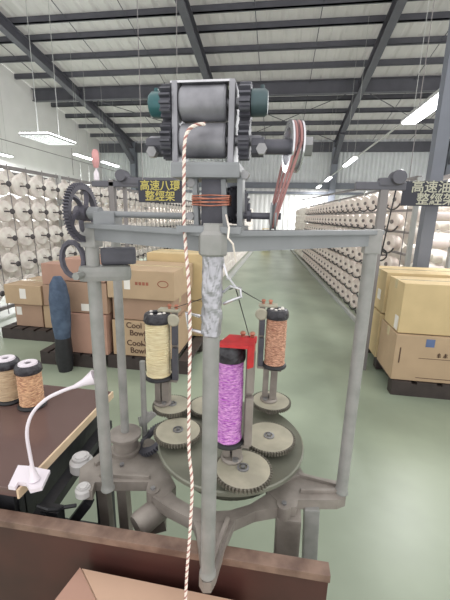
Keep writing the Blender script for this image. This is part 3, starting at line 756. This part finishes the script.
# small crescent rim visible at side: bevel gear at the left
p = aZ(147, 440, .80)
b = MB(); b.gear((p.x + .02, p.y + .01, .80), Vector((-.55, -.25, .8)), .06, .014, 38, .006, bore=.034); b.build('bevel_gear', M['gear_dark'], br)
b = MB()
for k in range(5):
    a = -1.2 + k * .35; c = Vector((p.x - .035, p.y + .04, .82)); b.beam(c, c + Vector((.05 * math.sin(a + 1.0), .01, .05 * math.cos(a + .2))), .007, .014, bev=.002)
b.build('fan_vanes', M['post'], br)
b = MB(); b.cyl((p.x, p.y, .764), (p.x + .01, p.y, .79), .02); b.build('gear_support', M['cast'], br)
# pot bearing and rear pole
q = aZ(126, 449, .77)
b = MB(); b.lathe([(0, 0), (.046, 0), (.046, .012), (.038, .014), (.038, .05), (.050, .055), (.050, .064), (.045, .068), (.02, .070), (0, .070)], (q.x, q.y, .765), seg=28); b.build('pot_bearing', M['cast'], br, smooth=True)
b = MB(); b.cyl((q.x, q.y, .83), (q.x, q.y, 1.47), .0125, seg=16); b.build('rear_pole', M['post'], br, smooth=True)
b = MB(); b.cyl((q.x + .04, q.y + .06, .765), (q.x + .04, q.y + .06, 1.05), .009, seg=12); b.build('guide_pole', M['post'], br, smooth=True)
# clamp between post and rear pole
b = MB(); b.beam((PL.x - .03, PL.y - .012, 1.364), (PL.x + .075, PL.y + .04, 1.364), .05, .036, bev=.012)
b.cyl((PL.x - .012, PL.y - .055, 1.364), (PL.x - .012, PL.y - .03, 1.364), .009, seg=6); b.build('clamp', M['post'], br)
b = MB(); b.beam((PL.x + .01, PL.y + .02, 1.402), (PL.x + .085, PL.y + .05, 1.404), .035, .04, bev=.008); b.build('clamp_block', M['gear_dark'], br)
b = MB(); b.tube([(PL.x - .05 + .028 * math.cos(t * PI / 7), PL.y, 1.394 + .04 * math.sin(t * PI / 7)) for t in range(15)], .007, 6); b.build('clamp_ring', M['wheel'], br)

# spoked gear wheel and drive shaft
GX = aY(82, 213, .73); GY = .73
b = MB(); b.gear((GX.x, GY, GX.z), (1, 0, 0), .064, .012, 56, .005, bore=.050)
for k in range(5):
    a0 = 2 * PI * k / 5 + .5
    pts = [Vector((GX.x, GY + (.012 + .042 * t) * math.cos(a0 + .7 * t), GX.z + (.012 + .042 * t) * math.sin(a0 + .7 * t))) for t in (0, .25, .5, .75, 1)]
    b.tube(pts, .0055, 6)
b.lathe([(0, -.012), (.016, -.012), (.018, 0), (.016, .014), (0, .014)], (GX.x, GY, GX.z), (1, 0, 0), 16)
b.build('spoked_gear', M['wheel'], br)
b = MB(); hx = aY(192, 217, .70)
b.cyl((GX.x - .01, GY, GX.z), (-.15, .70, GX.z - .002), .0065, seg=12); b.build('drive_shaft', M['frame'], br, smooth=True)
b = MB(); b.cyl((GX.x + .02, GY, GX.z), (GX.x + .045, GY - .002, GX.z), .014); b.box((GX.x + .035, GY - .02, 1.473), (GX.x + .085, GY + .02, GX.z + .004), bev=.004)
b.build('shaft_bearing', M['frame'], br)

# ---- head, at HY
HY = .645
def P(px, py, y=HY): return aY(px, py, y)
x0 = P(178, 120).x; x1 = P(233, 120).x
ztop = P(205, 85).z; zbot = P(205, 171).z; zmid = P(205, 123).z
for xx in (x0, x1):
    b = MB(); b.box((xx - .0055, HY - .022, zbot), (xx + .0055, HY + .05, ztop + .002), bev=.005); b.build('side_plate', M['plate'], br)
MB().box((x0 - .008, HY - .02, ztop - .002), (x1 + .004, HY + .05, ztop + .002), bev=.002).build('top_plate', M['chrome'], br)
rt = (ztop - zmid) / 2; zc1 = zmid + rt; zc2 = zmid - rt * .99
for zc in (zc1, zc2):
    b = MB(); R_ = rt * .97; L_ = x1 - x0 - .018
    b.lathe([(0, 0), (R_ * .9, 0), (R_, .003), (R_, L_ - .003), (R_ * .9, L_), (0, L_)], (x0 + .008, HY, zc), (1, 0, 0), 40); b.cyl((x0 - .05, HY, zc), (x1 + .05, HY, zc), .009)
    b.build('roller', M['roller'], br, smooth=True)
xg0 = P(169.5, 120).x; xg1 = P(245.5, 120).x
for xx in (xg0, xg1):
    for zc in (zc1, zc2):
        MB().gear((xx, HY, zc), (1, 0, 0), rt * 1.08, .018, 16, .007, duty=.4).build('roller_gear', M['gear_dark'], br)
def hub(xa, xb, r, z, m):
    b = MB(); s_ = 1 if xb > xa else -1
    b.lathe([(0, 0), (r, 0), (r, abs(xb - xa) * .8), (r * .82, abs(xb - xa)), (0, abs(xb - xa))], (xa, HY, z), (s_, 0, 0), 24)
    b.cyl((xb - s_ * .01, HY, z + r * .9), (xb - s_ * .01, HY, z + r * 1.25), .004, seg=6)
    b.build('bearing_hub', M[m], br, smooth=True)
hub(P(164, 100).x, P(151, 100).x, rt * .72, zc1, 'teal'); hub(P(252, 103).x, P(268, 103).x, rt * .72, zc1, 'teal_dark')
zs = P(260, 147).z
# nuts and side shaft
for a, c in ((164, 149), (252, 264)):
    MB().cyl(P(a, 147), (P(c, 147).x, HY, P(a, 147).z), .017, seg=8).build('shaft_collar', M['gear_dark'], br)
for px, py in ((154, 153), (262, 150)):
    p = P(px, py, HY - .012); MB().cyl((p.x, p.y, p.z), (p.x, p.y - .014, p.z), .0095, seg=6).build('hex_nut', M['nut'], br)
pe = P(310, 144); MB().cyl((P(255, 147).x, HY, zs), (pe.x, HY, zs), .0125, seg=16).build('side_shaft', M['gear_dark'], br, smooth=True)
MB().cyl((P(300, 144).x, HY, zs), (pe.x + .004, HY, zs), .016, seg=6).build('end_nut', M['nut'], br)
px_ = P(293, 146).x; rp = .042
b = MB(); b.lathe([(.030, -.010), (rp, -.010), (rp, -.007), (rp - .006, -.0055), (rp - .006, -.002), (rp, 0), (rp - .006, .002), (rp - .006, .0055), (rp, .007), (rp, .010), (.030, .010), (.030, -.010)], (px_, HY, zs), (1, .22, 0), 40)
b.lathe([(0, -.004), (.032, -.004), (.032, .004), (0, .004)], (px_, HY, zs), (1, .22, 0), 30)
b.build('pulley', M['chrome'], br, smooth=True)
# lower small shaft and pulley
zl = P(262, 216).z; pl = P(273.5, 216).x; rl = .020
MB().cyl((P(236, 216).x, HY, zl), (P(281, 216).x, HY, zl), .006, seg=14).build('lower_shaft', M['gear_dark'], br, smooth=True)
b = MB(); b.lathe([(0, -.006), (rl + .004, -.006), (rl + .004, -.003), (rl - .002, 0), (rl + .004, .003), (rl + .004, .006), (0, .006)], (pl, HY, zl), (1, 0, 0), 24); b.build('small_pulley', M['frame'], br, smooth=True)
MB().cyl((P(247, 216).x, HY, zl), (P(251, 216).x, HY, zl), .011, seg=8).build('set_collar', M['gear_dark'], br)
MB().cyl((P(248.5, 216).x, HY, zl), (P(248.5, 216).x, HY, zl + .02), .003, seg=6).build('set_screw', M['gear_dark'], br)
# belts
def belt(dx, k):
    b = MB(); pts = []
    for i in range(13):
        a = PI * i / 12; pts.append(Vector((px_ + dx + .22 * (rp - .003) * math.cos(a), HY - (rp - .003) * math.cos(a), zs + (rp - .003) * math.sin(a))))
    for i in range(9):
        a = PI + PI * i / 8; pts.append(Vector((pl + dx * .5 + .22 * rl * math.cos(a), HY - (rl - .0) * math.cos(a), zl + (rl) * math.sin(a))))
    pts.append(pts[0]); b.tube(pts, .0024, 8); b.build('belt', M['belt'], br, smooth=True)
belt(-.0038, 0); belt(.0038, 1)
# yoke, throat and brackets
yb0, yb1 = P(205, 180).z, P(205, 165).z
MB().box((P(177, 172).x, HY - .04, yb0), (P(242, 172).x, HY + .05, yb1), bev=.005).build('yoke', M['frame'], br)
zbar = 1.482
MB().box((P(203, 200).x, HY - .014, zbar), (P(224, 200).x, HY + .03, yb0 + .002)).build('throat', M['gear_dark'], br)
for a, c in ((197, 202), (225, 230)):
    b = MB(); b.beam((P(a, 182).x, HY - .012, yb0), (P(a + 2, 225).x, HY - .012, zbar - .004), .009, .02, up=(0, 1, 0), bev=.002); b.build('throat_arm', M['frame'], br)
MB().beam((P(241, 180).x, HY, yb0 + .01), (P(241, 225).x, HY, zbar - .004), .010, .045, up=(0, 1, 0), bev=.003).build('side_bracket', M['frame'], br)
b = MB(); zz = P(235, 205); b.gear((zz.x, HY + .012, zz.z), (.8, -.6, 0), .034, .012, 22, .005); b.build('pinion', M['gear_dark'], br)
b = MB(); b.prism([(P(190, 225).x, PF.y - .01), (P(246, 225).x, PF.y - .01), (P(246, 225).x, HY + .05), (P(190, 225).x, HY + .05)], 1.474, zbar + .002); b.build('mounting_plate', M['frame'], br)
for px, py in ((193, 216), (194, 184), (246, 176)):
    p = P(px, py); MB().cyl((p.x, HY - .01, p.z), (p.x, HY - .024, p.z), .008, seg=6).build('hex_nut', M['nut'], br)
b = MB()                                        # copper wire lashed round the throat
for k in range(6):
    zk = P(213, 197 + k * 1.7).z; xa, xb = P(197, 200).x - .002, P(230, 200).x + .002; j = .0012 * (k % 3)
    b.tube([(xa, HY - .027 - j, zk), (xa * .5 + xb * .5, HY - .029, zk + .0015 * (-1) ** k), (xb, HY - .027 - j, zk + .001), (xb + .002, HY + .03, zk), (xa - .002, HY + .03, zk), (xa, HY - .027 - j, zk)], .0013, 5)
b.build('wire_lashing', M['copper'], br)
b = MB(); b.tube([P(226, 215, HY - .03), P(229, 228, .54), P(228, 238, .535), P(233, 244, .54), P(236, 262, .56)], .0016, 5); b.build('loose_wire', M['rope_w'], br)

# legs and motor under the casting
def leg(pa, za, pb, zb2, wd, m='cast', name='leg'):
    a = aZ(*pa, za); c = aZ(*pb, zb2)
    b = MB(); b.beam((a.x, a.y, za), (c.x, c.y, 0), wd, .05, up=(0, 1, 0), bev=.004); return b.build(name, M[m], br)
a = aZ(287, 514, .73)
b = MB(); b.beam((a.x + .004, a.y, .735), (a.x + .012, a.y + .02, 0), .066, .05, up=(0, 1, 0), bev=.006); b.build('leg', M['cast'], br)
b = MB(); b.beam((a.x + .066, a.y + .03, .742), (a.x + .10, a.y + .04, 0), .040, .04, up=(0, 1, 0), bev=.004); b.build('leg', M['post'], br)
for px in (98, 118):
    a = aZ(px, 488, .735); b = MB(); b.beam((a.x, a.y + .03, .735), (a.x + .01, a.y + .05, 0), .03, .03, up=(0, 1, 0), bev=.003); b.build('leg', M['cast'], br)
a = aZ(85, 487, .73); c = aZ(150, 484, .73)
MB().beam((a.x, a.y, .737), (c.x, c.y, .737), .02, .02, bev=.003).build('front_rail', M['post'], br)
a = aY(166, 503, .775); c = aY(136, 527, .70)
b = MB(); L_ = (c - a).length; b.lathe([(0, 0), (.028, 0), (.033, .006), (.033, L_ - .01), (.028, L_), (0, L_)], a, c - a, 24); b.build('motor', M['cast'], br, smooth=True)
b = MB(); b.beam(c + Vector((-.0, .04, -.04)), c + Vector((.06, .06, -.03)), .04, .03); b.beam(c + Vector((0, .02, -.05)), Vector((c.x, c.y + .02, 0)), .03, .03, up=(0, 1, 0)); b.build('motor_bracket', M['cast'], br)

# ---- carriers with bobbins standing on the gears
def solve(px, py, z): p = aZ(px, py, z); return p
def carrier_set(gp, zg, pbot, ptop, m, r, lab_b, lab_c, side, red=False, plates=((.0, .5), (.55, .95))):
    p = aY(pbot[0], pbot[1], gp.y); zb = p.z
    top = aY(ptop[0], ptop[1], p.y); h = top.z - zb
    bobbin('yarn_bobbin', p.x, p.y, zb, h, r, m, lab_b, tape=.042 if red else .030)
    o = thing('bobbin_carrier', (gp.x, gp.y, zg + .001), lab_c, 'bobbin carrier')
    sx = p.x + side * (r + .014)
    cx = p.x + side * .012
    b = MB(); b.lathe([(0, 0), (.030, 0), (.031, .005), (.027, .011), (0, .011)], (cx, p.y, zg + .001), seg=24)
    b.build('foot', M['cast'], o, smooth=True)
    MB().cyl((cx + side * .012, p.y - .022, zg + .012), (cx + side * .012, p.y - .022, zg + .018), .008, seg=14).build('foot_screw', M['nut'], o)
    b = MB(); b.box((cx - .024, p.y - .012, zg + .011), (cx - .004, p.y + .016, zb - .009), bev=.002); b.box((cx + .002, p.y - .016, zg + .011), (cx + .026, p.y + .016, zb - .009), bev=.002); b.build('pedestal', M['cast'], o)
    b = MB(); b.box((p.x - .026, p.y - .022, zb - .010), (p.x + .026, p.y + .022, zb - .001), bev=.002)
    b.box((min(p.x, sx + side * .008), p.y - .006, zb - .012), (max(p.x, sx + side * .008), p.y + .022, zb - .003)); b.build('shelf', M['cast'], o)
    b = MB(); b.box((sx - .010, p.y + .002, zb - .01), (sx + .010, p.y + .014, zb + h + .004), bev=.002); b.build('back_plate', M['cast'], o)
    for f0, f1 in plates:
        MB().box((sx - .006, p.y - .014, zb + h * f0), (sx + .014 * (1 if side > 0 else .8), p.y + .001, zb + h * f1), bev=.003).build('spring_block', M['cast' if red else 'gear_dark'], o)
    b = MB(); xa, xb = sorted((sx + side * .014, p.x + side * .0))
    b.box((xa, p.y + .0, zb + h + .004), (xb, p.y + .034, zb + h + .012), bev=.002)
    b.build('tension_plate', M['red'] if red else M['gear'], o)
    if not red: MB().lathe([(0, 0), (.020, 0), (.021, .003), (.017, .006), (0, .006)], (sx + side * .002, p.y - .015, zb + h - .016), (0, -1, 0), 22).build('tension_wheel', M['gear'], o)
    for dx in (-.01, .014):
        MB().lathe([(0, 0), (.005, 0), (.005, .006), (.008, .010), (.005, .015), (0, .015)], (sx - side * .012 + dx, p.y + .02, zb + h + .012), seg=12).build('thread_eye', M['copper'], o)
    if red:
        x3 = sx + .010; x2 = p.x - .028; yf = p.y - r * 1.30
        b = MB(); b.prism([(x2, yf - .002), (x3 - .012, yf), (x3, yf + .012), (x3, p.y + .03), (x2 + .02, p.y + .03)], zb + h + .006, zb + h + .013)
        b.prism([(x3 - .014, yf + .001), (x3 - .011, yf - .001), (x3 + .001, yf + .011), (x3 + .001, p.y + .025), (x3 - .010, p.y + .025)], zb + h - .044, zb + h + .012)
        b.build('red_bracket', M['red'], o)
    return p, zb, h, sx, p.y
A_ = carrier_set(g4, .866, (159, 377), (159, 313), M['yellow'], .042, 'pale gold wound bobbin on the left rear carrier of the machine', 'cast carrier holding the pale gold bobbin', 1)
B_ = carrier_set(g5, .866, (274, 366), (274, 309), M['orange'], .036, 'copper orange wound bobbin on the right rear carrier of the machine', 'cast carrier holding the copper orange bobbin', -1)
C_2 = carrier_set(aZ(238, 459, .858), .858, (228, 441), (228, 343), M['purple'], .036, 'glossy purple wound bobbin behind the front post of the machine', 'carrier with red bracket holding the purple bobbin', 1, True)
# threads
b = MB()
e1 = Vector((PF.x + .04, PF.y, 1.385))
for q in (Vector((B_[3] - .0, B_[0].y, B_[1] + B_[2] + .02)), Vector((C_2[3] - .004, C_2[0].y, C_2[1] + C_2[2] + .02)), Vector((A_[3], A_[0].y, A_[1] + A_[2] + .02))):
    b.cyl(e1, q, .0011, seg=5)
tag(b.build('braiding_threads', M['thread']), 'thin dark threads running from the carriers up to the thread guide', 'threads')

# twisted cord from the rollers hanging in front
cp = [(205, 124, .600), (196, 125, .594), (188, 131, .59), (184.5, 146, .585), (184, 185, .58), (184, 220, .57), (186, 250, .56), (189, 290, .55), (190, 340, .54), (189, 400, .53), (189, 450, .525), (192, 485, .52), (190, 530, .515), (187, 570, .51), (185.5, 600, .505), (185, 630, .50)]
W = [aY(*q) for q in cp]; path = []
for i in range(len(W) - 1):
    p0, p1, p2, p3 = W[max(i - 1, 0)], W[i], W[i + 1], W[min(i + 2, len(W) - 1)]
    nseg = max(4, int((p2 - p1).length / .0022))
    for k in range(nseg):
        t = k / nseg; path.append(.5 * ((2 * p1) + (p2 - p0) * t + (2 * p0 - 5 * p1 + 4 * p2 - p3) * t * t + (3 * p1 - p0 - 3 * p2 + p3) * t ** 3))
o = thing('twisted_cord', W[-1], 'pink and white twisted cord hanging from the rollers in front of the machine', 'cord')
acc = 0; strands = [[], [], []]; last = path[0]; nrm = Vector((0, 1, 0))
for i, p in enumerate(path):
    acc += (p - last).length; last = p
    t = (path[min(i + 1, len(path) - 1)] - path[max(i - 1, 0)]).normalized()
    nrm = (nrm - t * nrm.dot(t)).normalized(); bi = t.cross(nrm)
    for k in range(3):
        a = acc / .015 * 2 * PI + k * 2 * PI / 3; strands[k].append(p + (nrm * math.cos(a) + bi * math.sin(a)) *   .0016)
MB().tube(strands[0],   .0016, 6).build('white_strand', M['rope_w'], o, smooth=True)
MB().tube(strands[1],   .0016, 6).build('white_strand', M['rope_w'], o, smooth=True)
MB().tube(strands[2],   .0016, 6).build('pink_strand', M['rope_p'], o, smooth=True)
